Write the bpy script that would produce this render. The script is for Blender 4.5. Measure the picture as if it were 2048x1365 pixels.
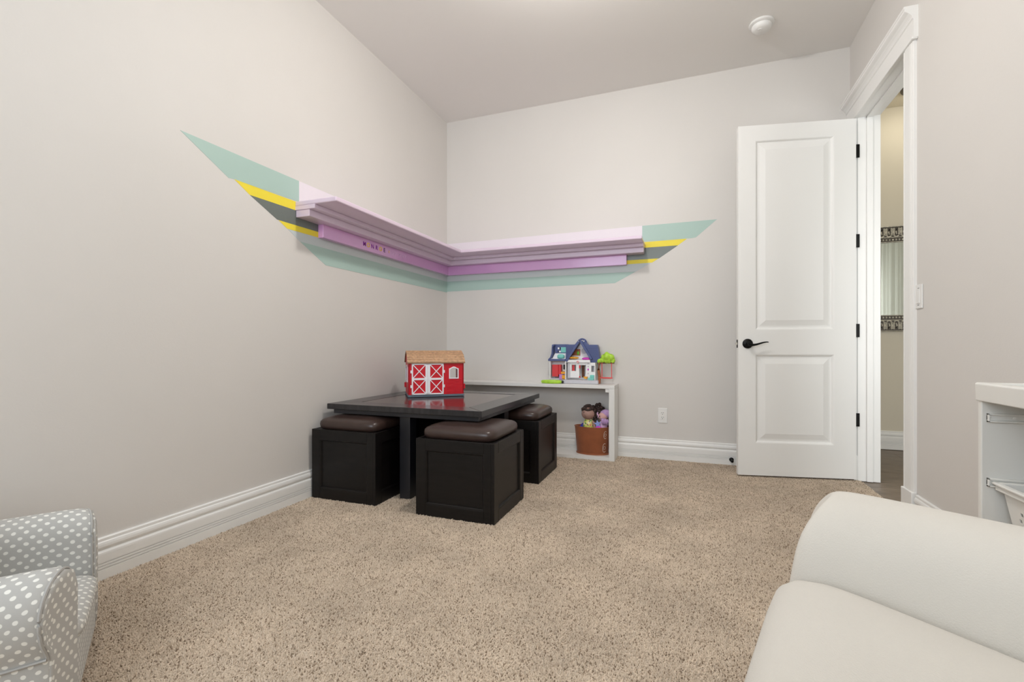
import bpy, bmesh, math, random
import numpy as np
from mathutils import Vector, Matrix
random.seed(7)
for o in list(bpy.data.objects): bpy.data.objects.remove(o)
S = bpy.context.scene
C = S.collection
R = math.radians

# ------------------------------------------------------------------ camera
cd = bpy.data.cameras.new('camera'); cam = bpy.data.objects.new('camera', cd); C.objects.link(cam)
cd.sensor_fit = 'HORIZONTAL'; cd.sensor_width = 36; cd.lens = 16.436; cd.shift_y = 0.0061
cd.clip_start = 0.02
cam.location = (0, 0, .905); cam.rotation_euler = (R(90), 0, R(20.47))
S.camera = cam
# ------------------------------------------------------------------ world, lights, exposure
w = bpy.data.worlds.new('world'); S.world = w; w.use_nodes = True
w.node_tree.nodes['Background'].inputs[0].default_value = (.72, .82, 1, 1)
w.node_tree.nodes['Background'].inputs[1].default_value = .6
S.view_settings.view_transform = 'Standard'; S.view_settings.look = 'None'
S.view_settings.exposure = 0; S.view_settings.gamma = 1; S.view_settings.use_curve_mapping = False
WINDOW_POWER, LAMP_EMIT, HALL_EMIT = 56, 264, 13
XL, XR, YB, YR, H = -2.14, 1.09, 3.96, -1.5, 3.045
ld = bpy.data.lights.new('window_daylight', 'AREA'); ld.shape = 'RECTANGLE'; ld.size = 2.36; ld.size_y = 1.65
ld.energy = WINDOW_POWER; ld.color = (.84, .925, 1)
lo = bpy.data.objects.new('window_daylight', ld); C.objects.link(lo)
lo.location = (-.91, YR-.16, 1.93); lo.rotation_euler = (R(90), 0, 0)
ld.spread = R(170)
l2 = bpy.data.lights.new('hall_fill', 'AREA'); l2.shape = 'RECTANGLE'; l2.size = 1.2; l2.size_y = 1.6  # added fill light at the windowless end wall, brightens the lower hall
l2.energy = 27; l2.color = (.93, .97, 1)
lo2 = bpy.data.objects.new('hall_fill', l2); C.objects.link(lo2)
lo2.location = (1.95, 1.62, 1.3); lo2.rotation_euler = (R(90), 0, 0)

# ------------------------------------------------------------------ materials
MATS = {}
def nodes(name):
    m = bpy.data.materials.new(name); m.use_nodes = True; MATS[name] = m
    nt = m.node_tree; return m, nt, nt.nodes['Principled BSDF']
def lin(c):
    return tuple(((x/255)/12.92 if x/255 <= .04045 else ((x/255+.055)/1.055)**2.4) for x in c)
def rgba(c): return (c[0], c[1], c[2], 1)
def mat(name, col, rough=.5, metal=0, var=0, vscale=8, bump=0, bscale=80, coat=0, stretch=None, spec=.5, sheen=0, detail=4):
    """col in sRGB 0..255"""
    m, nt, b = nodes(name); L = nt.links.new; c = lin(col)
    b.inputs['Roughness'].default_value = rough; b.inputs['Metallic'].default_value = metal
    b.inputs['Coat Weight'].default_value = coat; b.inputs['Coat Roughness'].default_value = .15; b.inputs['Specular IOR Level'].default_value = spec
    b.inputs['Sheen Weight'].default_value = sheen
    b.inputs['Base Color'].default_value = rgba(c)
    if var or bump:
        tc = nt.nodes.new('ShaderNodeTexCoord'); src = tc.outputs['Object']
        if stretch:
            mp = nt.nodes.new('ShaderNodeMapping'); mp.inputs['Scale'].default_value = stretch; L(src, mp.inputs[0]); src = mp.outputs[0]
    if var:
        n = nt.nodes.new('ShaderNodeTexNoise'); n.inputs['Scale'].default_value = vscale; n.inputs['Detail'].default_value = detail; L(src, n.inputs['Vector'])
        r = nt.nodes.new('ShaderNodeValToRGB'); L(n.outputs['Fac'], r.inputs[0])
        r.color_ramp.elements[0].position = .3; r.color_ramp.elements[1].position = .7
        r.color_ramp.elements[0].color = rgba([x*(1-var) for x in c]); r.color_ramp.elements[1].color = rgba([min(1, x*(1+var)) for x in c])
        L(r.outputs[0], b.inputs['Base Color'])
    if bump:
        n = nt.nodes.new('ShaderNodeTexNoise'); n.inputs['Scale'].default_value = bscale; n.inputs['Detail'].default_value = 2; L(src, n.inputs['Vector'])
        bp = nt.nodes.new('ShaderNodeBump'); bp.inputs['Strength'].default_value = bump; bp.inputs['Distance'].default_value = .002
        L(n.outputs['Fac'], bp.inputs['Height']); L(bp.outputs[0], b.inputs['Normal'])
    return m
def emat(name, col, e):
    m, nt, b = nodes(name); b.inputs['Base Color'].default_value = (.9, .9, .9, 1)
    b.inputs['Emission Color'].default_value = rgba(col); b.inputs['Emission Strength'].default_value = e
    return m

mat('wall_paint', (223, 219, 214), .55, bump=.12, bscale=160, var=.012, vscale=2)
mat('ceiling_paint', (242, 239, 235), .8, bump=.1, bscale=140)
mat('trim_white', (244, 243, 240), .35, bump=.02, bscale=60)
mat('door_white', (242, 241, 238), .4, bump=.02, bscale=60)
mat('shelf_lilac', (231, 211, 229), .3, coat=.5, bump=.05, bscale=70)
mat('shelf_purple', (226, 170, 224), .26, coat=1, bump=.08, bscale=90)
mat('paint_pale', (237, 229, 235), .5, bump=.1, bscale=160)
mat('paint_teal', (178, 204, 195), .5, bump=.1, bscale=160)
mat('paint_yellow', (247, 226, 62), .5, bump=.1, bscale=160)
mat('paint_grey', (112, 119, 114), .25, bump=.35, bscale=200)
mat('paint_mist', (206, 214, 214), .5, bump=.1, bscale=160)
mat('espresso', (18, 15, 14), .42, spec=.3, var=.3, vscale=5, stretch=(1, 1, 10), bump=.1, bscale=60)
mat('espresso_top', (44, 42, 43), .22, var=.25, vscale=6, stretch=(8, 1, 1), bump=.03, bscale=60)
mat('table_edge', (36, 36, 40), .3, var=.2, vscale=6)
mat('veneer', (66, 44, 40), .13, var=.3, vscale=9, stretch=(6, 1, 1), bump=.02, bscale=40)
mat('leather', (60, 45, 40), .3, var=.08, vscale=20, bump=.08, bscale=150)
mat('bench_white', (238, 237, 234), .35, bump=.03, bscale=30)
mat('barn_red', (206, 22, 40), .35)
mat('barn_white', (243, 240, 244), .35)
mat('barn_grey', (96, 110, 122), .5)
mat('barn_shingle', (198, 160, 126), .5, var=.22, vscale=60)
mat('barn_roof', (140, 100, 68), .6)
mat('toy_navy', (80, 92, 142), .4)
mat('toy_white', (250, 249, 250), .4)
mat('toy_grey', (205, 204, 210), .4)
mat('toy_red', (222, 62, 68), .4)
mat('toy_coral', (234, 92, 92), .4)
mat('toy_orange', (240, 168, 40), .4)
mat('toy_brown', (168, 98, 60), .55, var=.2, vscale=60)
mat('toy_darkbrown', (108, 62, 40), .55)
mat('toy_lime', (182, 226, 70), .4, var=.12, vscale=40)
mat('toy_teal', (128, 210, 200), .4)
mat('toy_magenta', (220, 70, 200), .4)
mat('toy_lilac', (196, 140, 214), .4)
mat('toy_black', (28, 28, 32), .4)
mat('toy_green', (110, 190, 60), .4)
mat('basket_tan', (156, 88, 50), .75, var=.1, vscale=14, bump=.2, bscale=220, sheen=.2)
mat('thread_white', (226, 214, 200), .8)
mat('doll_skin', (172, 136, 124), .6)
mat('doll_hair', (62, 46, 42), .75, var=.3, vscale=60, bump=.6, bscale=120)
mat('doll_pink', (226, 178, 172), .6)
mat('plush_lilac', (196, 160, 208), .85, var=.08, vscale=40, bump=.4, bscale=120, sheen=.3)
mat('plush_pink', (232, 190, 226), .85, bump=.3, bscale=120)
mat('plush_blue', (150, 170, 232), .7)
mat('toy_blue', (44, 48, 158), .5)
mat('black_metal', (22, 22, 22), .4, metal=.6)
mat('plastic_white', (240, 239, 236), .4)
mat('slot_dark', (70, 66, 62), .6)
mat('rack_white', (236, 234, 228), .35)
mat('linen', (215, 209, 199), .9, var=.035, vscale=3, bump=.35, bscale=420, sheen=.15, stretch=None)
mat('piping_grey', (176, 174, 170), .9, bump=.2, bscale=200)
mat('silver_frame', (206, 202, 190), .38, metal=.35, var=.3, vscale=60)
mat('frame_dark', (84, 78, 70), .5, metal=.4)
mat('mirror_glass', (228, 232, 226), .02, metal=1)
mat('hall_paint', (222, 214, 196), .6, bump=.1, bscale=160)
mat('curtain_white', (232, 232, 226), .8)
mat('wood_plank', (122, 108, 94), .42, var=.42, vscale=7, stretch=(1.2, 14, 1), bump=.1, bscale=30, detail=8)
mat('joint_dark', (70, 60, 52), .7)
mat('chair_foot', (60, 44, 34), .5)
emat('lamp_glow', (1, .965, .925), LAMP_EMIT)
emat('hall_glow', (1, .93, .78), HALL_EMIT)
mat('lamp_metal', (60, 52, 46), .4, metal=.8)

def math_node(nt, op, a, b=None, c=None):
    n = nt.nodes.new('ShaderNodeMath'); n.operation = op
    for i, x in enumerate((a, b, c)):
        if x is None: continue
        if isinstance(x, (int, float)): n.inputs[i].default_value = x
        else: nt.links.new(x, n.inputs[i])
    return n.outputs[0]
def dotted():
    m, nt, b = nodes('polka_cloth'); L = nt.links.new
    uv = nt.nodes.new('ShaderNodeUVMap'); sp = nt.nodes.new('ShaderNodeSeparateXYZ')
    nz = nt.nodes.new('ShaderNodeTexNoise'); nz.inputs['Scale'].default_value = 25; L(uv.outputs[0], nz.inputs['Vector'])
    mx = nt.nodes.new('ShaderNodeVectorMath'); mx.operation = 'MULTIPLY_ADD'
    mx.inputs[1].default_value = (.008, .008, 0); L(nz.outputs['Color'], mx.inputs[0]); L(uv.outputs[0], mx.inputs[2])
    L(mx.outputs[0], sp.inputs[0])
    P = .024
    a = math_node(nt, 'DIVIDE', sp.outputs[0], P); v = math_node(nt, 'DIVIDE', sp.outputs[1], P*.72)
    row = math_node(nt, 'FLOOR', v)
    off = math_node(nt, 'MULTIPLY', math_node(nt, 'FLOORED_MODULO', row, 2), .5)
    fu = math_node(nt, 'SUBTRACT', math_node(nt, 'FRACT', math_node(nt, 'ADD', a, off)), .5)
    fv = math_node(nt, 'MULTIPLY', math_node(nt, 'SUBTRACT', math_node(nt, 'FRACT', v), .5), .72)
    d = math_node(nt, 'SQRT', math_node(nt, 'ADD', math_node(nt, 'MULTIPLY', fu, fu), math_node(nt, 'MULTIPLY', fv, fv)))
    mr = nt.nodes.new('ShaderNodeMapRange'); L(d, mr.inputs[0])
    mr.inputs[1].default_value = .18; mr.inputs[2].default_value = .225; mr.inputs[3].default_value = 1; mr.inputs[4].default_value = 0
    mix = nt.nodes.new('ShaderNodeMix'); mix.data_type = 'RGBA'; L(mr.outputs[0], mix.inputs['Factor'])
    mix.inputs['A'].default_value = rgba(lin((186, 185, 181))); mix.inputs['B'].default_value = rgba(lin((238, 237, 230)))
    L(mix.outputs['Result'], b.inputs['Base Color']); b.inputs['Roughness'].default_value = .9
    n = nt.nodes.new('ShaderNodeTexNoise'); n.inputs['Scale'].default_value = 500; L(uv.outputs[0], n.inputs['Vector'])
    bp = nt.nodes.new('ShaderNodeBump'); bp.inputs['Strength'].default_value = .25; bp.inputs['Distance'].default_value = .001
    L(n.outputs['Fac'], bp.inputs['Height']); L(bp.outputs[0], b.inputs['Normal'])
dotted()
def floral():
    m, nt, b = nodes('floral_cloth'); L = nt.links.new
    tc = nt.nodes.new('ShaderNodeTexCoord'); v = nt.nodes.new('ShaderNodeTexVoronoi'); v.inputs['Scale'].default_value = 75
    L(tc.outputs['Object'], v.inputs['Vector']); sp = nt.nodes.new('ShaderNodeSeparateXYZ'); L(v.outputs['Color'], sp.inputs[0])
    r = nt.nodes.new('ShaderNodeValToRGB'); r.color_ramp.interpolation = 'CONSTANT'; L(sp.outputs[0], r.inputs[0])
    e = r.color_ramp.elements; e[0].position = 0; e[0].color = rgba(lin((236, 226, 150))); e[1].position = .35; e[1].color = rgba(lin((120, 170, 90)))
    for p, c in ((.5, (244, 240, 220)), (.68, (232, 160, 110)), (.8, (210, 220, 90)), (.92, (150, 110, 120))):
        x = e.new(p); x.color = rgba(lin(c))
    L(r.outputs[0], b.inputs['Base Color']); b.inputs['Roughness'].default_value = .9
floral()
def carpet(name, pile):
    m, nt, b = nodes(name); L = nt.links.new
    g = nt.nodes.new('ShaderNodeNewGeometry')
    big = nt.nodes.new('ShaderNodeTexNoise'); big.inputs['Scale'].default_value = 3.2; big.inputs['Detail'].default_value = 5; L(g.outputs['Position'], big.inputs['Vector'])
    r = nt.nodes.new('ShaderNodeValToRGB')
    if pile:
        at = nt.nodes.new('ShaderNodeAttribute'); at.attribute_name = 'tint'; L(at.outputs['Fac'], r.inputs[0])
    else:
        n = nt.nodes.new('ShaderNodeTexNoise'); n.inputs['Scale'].default_value = 140; L(g.outputs['Position'], n.inputs['Vector']); L(n.outputs['Fac'], r.inputs[0])
    e = r.color_ramp.elements
    e[0].position = 0; e[0].color = rgba(lin((122, 104, 86))); e[1].position = 1; e[1].color = rgba(lin((240, 227, 210)))
    for p, c in ((.10, (150, 131, 111)), (.28, (196, 178, 157)), (.6, (218, 201, 181)), (.85, (234, 219, 200))):
        x = e.new(p); x.color = rgba(lin(c))
    hs = nt.nodes.new('ShaderNodeHueSaturation'); L(r.outputs[0], hs.inputs['Color'])
    mr = nt.nodes.new('ShaderNodeMapRange'); L(big.outputs['Fac'], mr.inputs[0])
    mr.inputs[1].default_value = .3; mr.inputs[2].default_value = .7; mr.inputs[3].default_value = .9; mr.inputs[4].default_value = 1.17
    L(mr.outputs[0], hs.inputs['Value']); L(hs.outputs[0], b.inputs['Base Color'])
    b.inputs['Roughness'].default_value = .95; b.inputs['Specular IOR Level'].default_value = .15
carpet('carpet_yarn', True); carpet('carpet_backing', False)

# ------------------------------------------------------------------ mesh helpers
class MB:
    def __init__(s): s.v = []; s.f = []; s.uv = {}
    def add(s, vs, fs):
        k = len(s.v); s.v += [tuple(p) for p in vs]; s.f += [tuple(i+k for i in f) for f in fs]; return s
    def box(s, x0, x1, y0, y1, z0, z1):
        return s.add([(x, y, z) for z in (z0, z1) for y in (y0, y1) for x in (x0, x1)],
                     [(0, 2, 3, 1), (4, 5, 7, 6), (0, 1, 5, 4), (2, 6, 7, 3), (0, 4, 6, 2), (1, 3, 7, 5)])
    def poly(s, pts, axis, a, b):
        n = len(pts)
        mk = {'x': lambda p, t: (t, p[0], p[1]), 'y': lambda p, t: (p[0], t, p[1]), 'z': lambda p, t: (p[0], p[1], t)}[axis]
        return s.add([mk(p, a) for p in pts]+[mk(p, b) for p in pts],
                     [tuple(range(n)), tuple(range(2*n-1, n-1, -1))]+[(i, (i+1) % n, n+(i+1) % n, n+i) for i in range(n)])
    def lathe(s, prof, c=(0, 0, 0), n=32, sx=1, sy=1, close=False):
        vs = []; fs = []; m = len(prof)
        for r, z in prof:
            for k in range(n):
                a = 2*math.pi*k/n; vs.append((c[0]+r*sx*math.cos(a), c[1]+r*sy*math.sin(a), c[2]+z))
        for i in range(m-1 if not close else m):
            j = (i+1) % m
            for k in range(n):
                fs.append((i*n+k, i*n+(k+1) % n, j*n+(k+1) % n, j*n+k))
        if not close:
            fs.append(tuple(range(n-1, -1, -1))); fs.append(tuple((m-1)*n+k for k in range(n)))
        return s.add(vs, fs)
    def tube(s, path, r, n=8, closed=False):
        P = [Vector(p) for p in path]; m = len(P); vs = []; fs = []
        rr = r if isinstance(r, (list, tuple)) else [r]*m
        up = Vector((0, 0, 1))
        for i in range(m):
            a = P[(i-1) % m] if (closed or i) else P[0]; b = P[(i+1) % m] if (closed or i < m-1) else P[-1]
            t = (b-a).normalized(); u = t.cross(up)
            if u.length < .1: u = t.cross(Vector((1, 0, 0)))
            u.normalize(); q = t.cross(u)
            for k in range(n):
                an = 2*math.pi*k/n; vs.append(P[i]+rr[i]*(u*math.cos(an)+q*math.sin(an)))
        for i in range(m if closed else m-1):
            j = (i+1) % m
            for k in range(n): fs.append((i*n+k, i*n+(k+1) % n, j*n+(k+1) % n, j*n+k))
        if not closed: fs += [tuple(range(n-1, -1, -1)), tuple((m-1)*n+k for k in range(n))]
        return s.add(vs, fs)
    def loft(s, secs, uv=False, caps=True):
        n = len(secs[0]); m = len(secs); k0 = len(s.v); f0 = len(s.f)
        for q in secs: s.v += [tuple(p) for p in q]
        mid = secs[m//2]; arc = [0]
        for i in range(n): arc.append(arc[-1]+(Vector(mid[(i+1) % n])-Vector(mid[i])).length)
        lon = [0]
        for i in range(m-1): lon.append(lon[-1]+(Vector(secs[i+1][n//2])-Vector(secs[i][n//2])).length)
        for i in range(m-1):
            for k in range(n):
                kk = (k+1) % n
                s.f.append((k0+i*n+k, k0+i*n+kk, k0+(i+1)*n+kk, k0+(i+1)*n+k))
                if uv: s.uv[len(s.f)-1] = [(lon[i], arc[k]), (lon[i], arc[k+1]), (lon[i+1], arc[k+1]), (lon[i+1], arc[k])]
        if caps:
            s.f.append(tuple(k0+k for k in range(n-1, -1, -1))); s.f.append(tuple(k0+(m-1)*n+k for k in range(n)))
        return s
    def ball(s, c, r, seg=14, rings=9, jit=0):
        vs = []; fs = []
        r = (r, r, r) if isinstance(r, (int, float)) else r
        for i in range(rings+1):
            ph = math.pi*i/rings
            for k in range(seg):
                a = 2*math.pi*k/seg; j = 1+random.uniform(-jit, jit)
                vs.append((c[0]+r[0]*j*math.sin(ph)*math.cos(a), c[1]+r[1]*j*math.sin(ph)*math.sin(a), c[2]+r[2]*j*math.cos(ph)))
        for i in range(rings):
            for k in range(seg): fs.append((i*seg+k, (i+1)*seg+k, (i+1)*seg+(k+1) % seg, i*seg+(k+1) % seg))
        return s.add(vs, fs)
    def pillow(s, c, w, d, h, n=24, e=5.0, ez=2.4):
        """superellipsoid cushion centred at c (bottom flat-ish)"""
        sg = lambda x, p: math.copysign(abs(x)**p, x)
        vs = []; fs = []; rings = 16
        for i in range(rings+1):
            ph = -math.pi/2+math.pi*i/rings
            for k in range(n*2):
                a = math.pi*k/n
                vs.append((c[0]+w/2*sg(math.cos(ph), 2/ez)*sg(math.cos(a), 2/e), c[1]+d/2*sg(math.cos(ph), 2/ez)*sg(math.sin(a), 2/e), c[2]+h/2*sg(math.sin(ph), 2/ez)))
        q = n*2
        for i in range(rings):
            for k in range(q): fs.append((i*q+k, i*q+(k+1) % q, (i+1)*q+(k+1) % q, (i+1)*q+k))
        return s.add(vs, fs)
    def xf(s, M, start=0):
        for i in range(start, len(s.v)): s.v[i] = tuple(M @ Vector(s.v[i]))
        return s
    def build(s, name, m, parent=None, bevel=0, smooth=False, sub=0, ang=38, boxuv=False, merge=False):
        me = bpy.data.meshes.new(name); me.from_pydata(s.v, [], s.f)
        if s.uv or boxuv:
            lay = me.uv_layers.new(name='UVMap')
            for p in me.polygons:
                nrm = p.normal
                for li, q in enumerate(p.loop_indices):
                    if p.index in s.uv: lay.data[q].uv = s.uv[p.index][li]
                    else:
                        co = me.vertices[me.loops[q].vertex_index].co; a = [abs(x) for x in nrm]
                        lay.data[q].uv = (co.y, co.z) if a[0] >= max(a[1], a[2]) else ((co.x, co.z) if a[1] >= a[2] else (co.x, co.y))
        bm = bmesh.new(); bm.from_mesh(me)
        if merge: bmesh.ops.remove_doubles(bm, verts=bm.verts, dist=1e-6)
        bmesh.ops.recalc_face_normals(bm, faces=bm.faces); bm.to_mesh(me); bm.free()
        if smooth:
            me.polygons.foreach_set('use_smooth', [True]*len(me.polygons)); me.set_sharp_from_angle(angle=R(ang))
        me.materials.append(MATS[m])
        o = bpy.data.objects.new(name, me); C.objects.link(o)
        if parent: o.parent = parent
        if bevel:
            b = o.modifiers.new('bevel', 'BEVEL'); b.width = bevel; b.segments = 2; b.limit_method = 'ANGLE'; b.angle_limit = R(40)
        if sub:
            b = o.modifiers.new('sub', 'SUBSURF'); b.levels = sub; b.render_levels = sub
        return o
def bx(name, m, parent, x0, x1, y0, y1, z0, z1, bevel=0): return MB().box(x0, x1, y0, y1, z0, z1).build(name, m, parent, bevel)
def thing(name, label, cat, loc=(0, 0, 0), rz=0, group=None):
    o = bpy.data.objects.new(name, None); C.objects.link(o); o.empty_display_size = .1
    o.location = loc; o.rotation_euler = (0, 0, rz); return tag(o, label, cat, group)
def tag(o, label, cat, group=None):
    o['label'] = label; o['category'] = cat
    if group: o['group'] = group
    return o
def struct(o, label=None):
    o['kind'] = 'structure'
    if label: o['label'] = label
    return o
def lab(o, label): o['label'] = label; return o
def copy_tree(o, parent=None):
    c = o.copy(); C.objects.link(c); c.parent = parent
    for ch in list(o.children): copy_tree(ch, c)
    return c

# ------------------------------------------------------------------ room shell
T = .12
wl = struct(bx('wall_left', 'wall_paint', None, XL-T, XL, YR-T, YB+T, -.1, H), 'plain greige painted wall on the left with a slanted striped mural')
wb = struct(bx('wall_back', 'wall_paint', None, XL, XR+T, YB, YB+T, -.1, H), 'plain greige painted wall at the back behind the white bench')
OY0, OY1, OZ = 3.05, 3.785, 2.46        # doorway in the right wall
wr = MB()
wr.box(XR, XR+T, YR-T, OY0-.02, -.1, H); wr.box(XR, XR+T, OY1+.02, YB, -.1, H); wr.box(XR, XR+T, OY0-.02, OY1+.02, OZ+.02, H)
wr = struct(wr.build('wall_right', 'wall_paint'), 'greige painted wall on the right with the open doorway')
WX0, WX1, WZ0, WZ1 = -2.09, .27, 1.1, 2.76
wq = MB()
wq.box(XL, WX0, YR-T, YR, -.1, H).box(WX1, XR, YR-T, YR, -.1, H).box(WX0, WX1, YR-T, YR, -.1, WZ0).box(WX0, WX1, YR-T, YR, WZ1, H)
wq = struct(wq.build('wall_rear', 'wall_paint'), 'greige wall behind the viewpoint with a wide window')
struct(bx('ceiling', 'ceiling_paint', None, XL-T, XR+T, YR-T, YB+T, H, H+.1), 'smooth beige painted ceiling')
fl = struct(bx('floor', 'carpet_backing', None, XL, XR+.015, YR, YB, -.1, 0), 'beige speckled cut pile carpet floor')

# carpet pile
def pile():
    rng = np.random.default_rng(3); step = .0052
    xs = np.arange(XL+.022, XR+.012, step); ys = np.arange(.25, YB-.022, step)
    X, Y = np.meshgrid(xs, ys); n = X.size
    px = X.ravel()+rng.uniform(-.45, .45, n)*step; py = Y.ravel()+rng.uniform(-.45, .45, n)*step
    keep = (px < XR-.001-.02) | ((py > OY0) & (py < OY1)); px, py = px[keep], py[keep]; n = px.size
    a = rng.uniform(0, 2*math.pi, n); r = step*rng.uniform(.55, .85, n); 
    fld = rng.uniform(0, 1, (400, 400))
    def field(sc):
        gx = (px-XL)/sc; gy = (py+2)/sc; i0 = gx.astype(int) % 399; j0 = gy.astype(int) % 399; a0 = gx-np.floor(gx); b0 = gy-np.floor(gy)
        return fld[j0, i0]*(1-a0)*(1-b0)+fld[j0, i0+1]*a0*(1-b0)+fld[j0+1, i0]*(1-a0)*b0+fld[j0+1, i0+1]*a0*b0
    clump = field(.016)
    hh = rng.uniform(.0035, .0075, n)*(.55+.9*clump)
    la = rng.uniform(0, 2*math.pi, n); lr = rng.uniform(.0, .005, n)
    V = np.zeros((n, 4, 3), np.float32)
    for k in range(3):
        V[:, k, 0] = px+r*np.cos(a+k*2.0944); V[:, k, 1] = py+r*np.sin(a+k*2.0944); V[:, k, 2] = -.001
    V[:, 3, 0] = px+lr*np.cos(la); V[:, 3, 1] = py+lr*np.sin(la); V[:, 3, 2] = hh
    base = (np.arange(n)*4)[:, None]
    F = np.concatenate([base+np.array([[0, 1, 3]]), base+np.array([[1, 2, 3]]), base+np.array([[2, 0, 3]])], 1).reshape(-1).astype(np.int32)
    me = bpy.data.meshes.new('carpet_pile')
    me.vertices.add(n*4); me.vertices.foreach_set('co', V.ravel())
    me.loops.add(F.size); me.loops.foreach_set('vertex_index', F)
    me.polygons.add(F.size//3); me.polygons.foreach_set('loop_start', np.arange(0, F.size, 3, dtype=np.int32))
    me.update(calc_edges=True)
    tv = np.clip(.12+.6*rng.uniform(0, 1, n)+.34*clump+.1*(field(.05)-.5), 0, 1); tv = np.where(rng.uniform(0, 1, n) < .10, tv*.15, tv)
    tint = np.stack([tv*.25]*3+[np.clip(tv*1.06, 0, 1)], 1)  # darker tuft bases: shade between the tufts is put into the tint
    at = me.attributes.new('tint', 'FLOAT', 'POINT'); at.data.foreach_set('value', tint.ravel().astype(np.float32))
    me.materials.append(MATS['carpet_yarn'])
    o = bpy.data.objects.new('carpet_pile', me); C.objects.link(o); o.parent = fl; o['kind'] = 'stuff'
pile()

# baseboards
BP = [(0, 0), (0, .163), (.007, .163), (.0105, .159), (.0105, .149), (.014, .145), (.0165, .137), (.017, .128), (.0145, .121), (.0105, .117),
      (.0105, .1135), (.015, .112), (.0185, .107), (.0195, .1), (.0195, .068), (.0148, .0665), (.0148, .0645), (.0195, .063), (.0195, .057), (.0148, .0555), (.0148, .0535),
      (.0195, .052), (.0195, .046), (.0148, .0445), (.0148, .0425), (.0195, .041), (.0195, 0)]
def board(name, axis, a, b, at, sgn, label):
    return struct(MB().poly([(at+sgn*t, z) for t, z in BP], axis, a, b).build(name, 'trim_white', None), label)
board('baseboard_left', 'y', YR, YB, XL, 1, 'tall white moulded baseboard along the left wall')
b_back = board('baseboard_back', 'x', XL+.0195, XR-.0, YB, -1, 'tall white moulded baseboard along the back wall')
board('baseboard_right', 'y', YR, 2.915, XR, -1, 'tall white moulded baseboard beside the doorway')

# wall murals: painted stripes, each a thin coat on its wall
def stripe(wall, side, pts, m, label):
    t = .0012
    mb = MB()
    if side == 'L': mb.poly(pts, 'x', XL, XL+t)
    else: mb.poly(pts, 'y', YB-t, YB)
    return lab(mb.build('paint_stripe', m, wall), label)
zs = [1.885, 1.762, 1.71, 1.622, 1.588, 1.53, 1.427]
dl = lambda z: 1.45+(1.885-z)*1.98
stripe(wl, 'L', [(1.452, 1.885), (2.142, 1.885), (2.142, zs[1]), (1.72, zs[1]-.008), (1.69, 1.75)], 'paint_teal', 'pale teal painted stripe')
stripe(wl, 'L', [(2.142, 1.885), (YB, 1.885), (YB, zs[1]), (2.142, zs[1])], 'paint_pale', 'pale pink painted band')
stripe(wl, 'L', [(1.722, zs[1]-.008), (2.3, zs[1]-.004), (2.3, 1.708), (1.812, 1.702)], 'paint_yellow', 'bright yellow painted stripe')
stripe(wl, 'L', [(1.812, 1.702), (2.5, 1.708), (2.5, zs[3]), (1.985, zs[3]-.004)], 'paint_grey', 'charcoal grey painted stripe')
stripe(wl, 'L', [(1.995, zs[3]-.005), (2.5, zs[3]), (2.5, zs[4]), (2.055, zs[4]-.004)], 'paint_yellow', 'thin yellow painted stripe')
stripe(wl, 'L', [(2.058, zs[4]-.005), (YB, zs[4]), (YB, zs[5]), (2.15, zs[5])], 'paint_mist', 'pale grey painted band')
stripe(wl, 'L', [(2.15, zs[5]), (YB, zs[5]), (YB, zs[6]), (2.36, zs[6]-.003)], 'paint_teal', 'pale teal painted band under the shelf')
stripe(wb, 'B', [(.222, 1.9), (-.34, 1.9), (-.34, 1.768), (.04, 1.768), (.07, 1.772)], 'paint_teal', 'pale teal painted stripe')
stripe(wb, 'B', [(-.34, 1.9), (XL+.001, 1.888), (XL+.001, 1.762), (-.34, 1.766)], 'paint_pale', 'pale pink painted band')
stripe(wb, 'B', [(.004, 1.767), (-.7, 1.763), (-.7, 1.718), (-.064, 1.719)], 'paint_yellow', 'bright yellow painted stripe')
stripe(wb, 'B', [(-.064, 1.7185), (-.8, 1.7175), (-.8, 1.625), (-.208, 1.625)], 'paint_grey', 'charcoal grey painted stripe')
stripe(wb, 'B', [(-.212, 1.6245), (-.8, 1.6245), (-.8, 1.59), (-.262, 1.594)], 'paint_yellow', 'thin yellow painted stripe')
stripe(wb, 'B', [(-.27, 1.593), (XL+.001, 1.588), (XL+.001, 1.53), (-.39, 1.528)], 'paint_mist', 'pale grey painted band')
stripe(wb, 'B', [(-.392, 1.5275), (XL+.001, 1.5295), (XL+.001, 1.435), (-.56, 1.441)], 'paint_teal', 'pale teal painted band under the shelf')

# window behind the viewpoint
wn = struct(MB().box(WX0, WX1, YR-.09, YR-.03, WZ0, WZ0+.05).box(WX0, WX1, YR-.09, YR-.03, WZ1-.05, WZ1).box(WX0, WX0+.05, YR-.09, YR-.03, WZ0, WZ1).box(WX1-.05, WX1, YR-.09, YR-.03, WZ0, WZ1).box((WX0+WX1)/2-.025, (WX0+WX1)/2+.025, YR-.09, YR-.03, WZ0, WZ1).build('window_1', 'trim_white'), 'wide white framed window behind the viewpoint')
bx('window_sill', 'trim_white', wn, WX0-.05, WX1+.05, YR-.03, YR+.05, WZ0-.03, WZ0)

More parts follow.
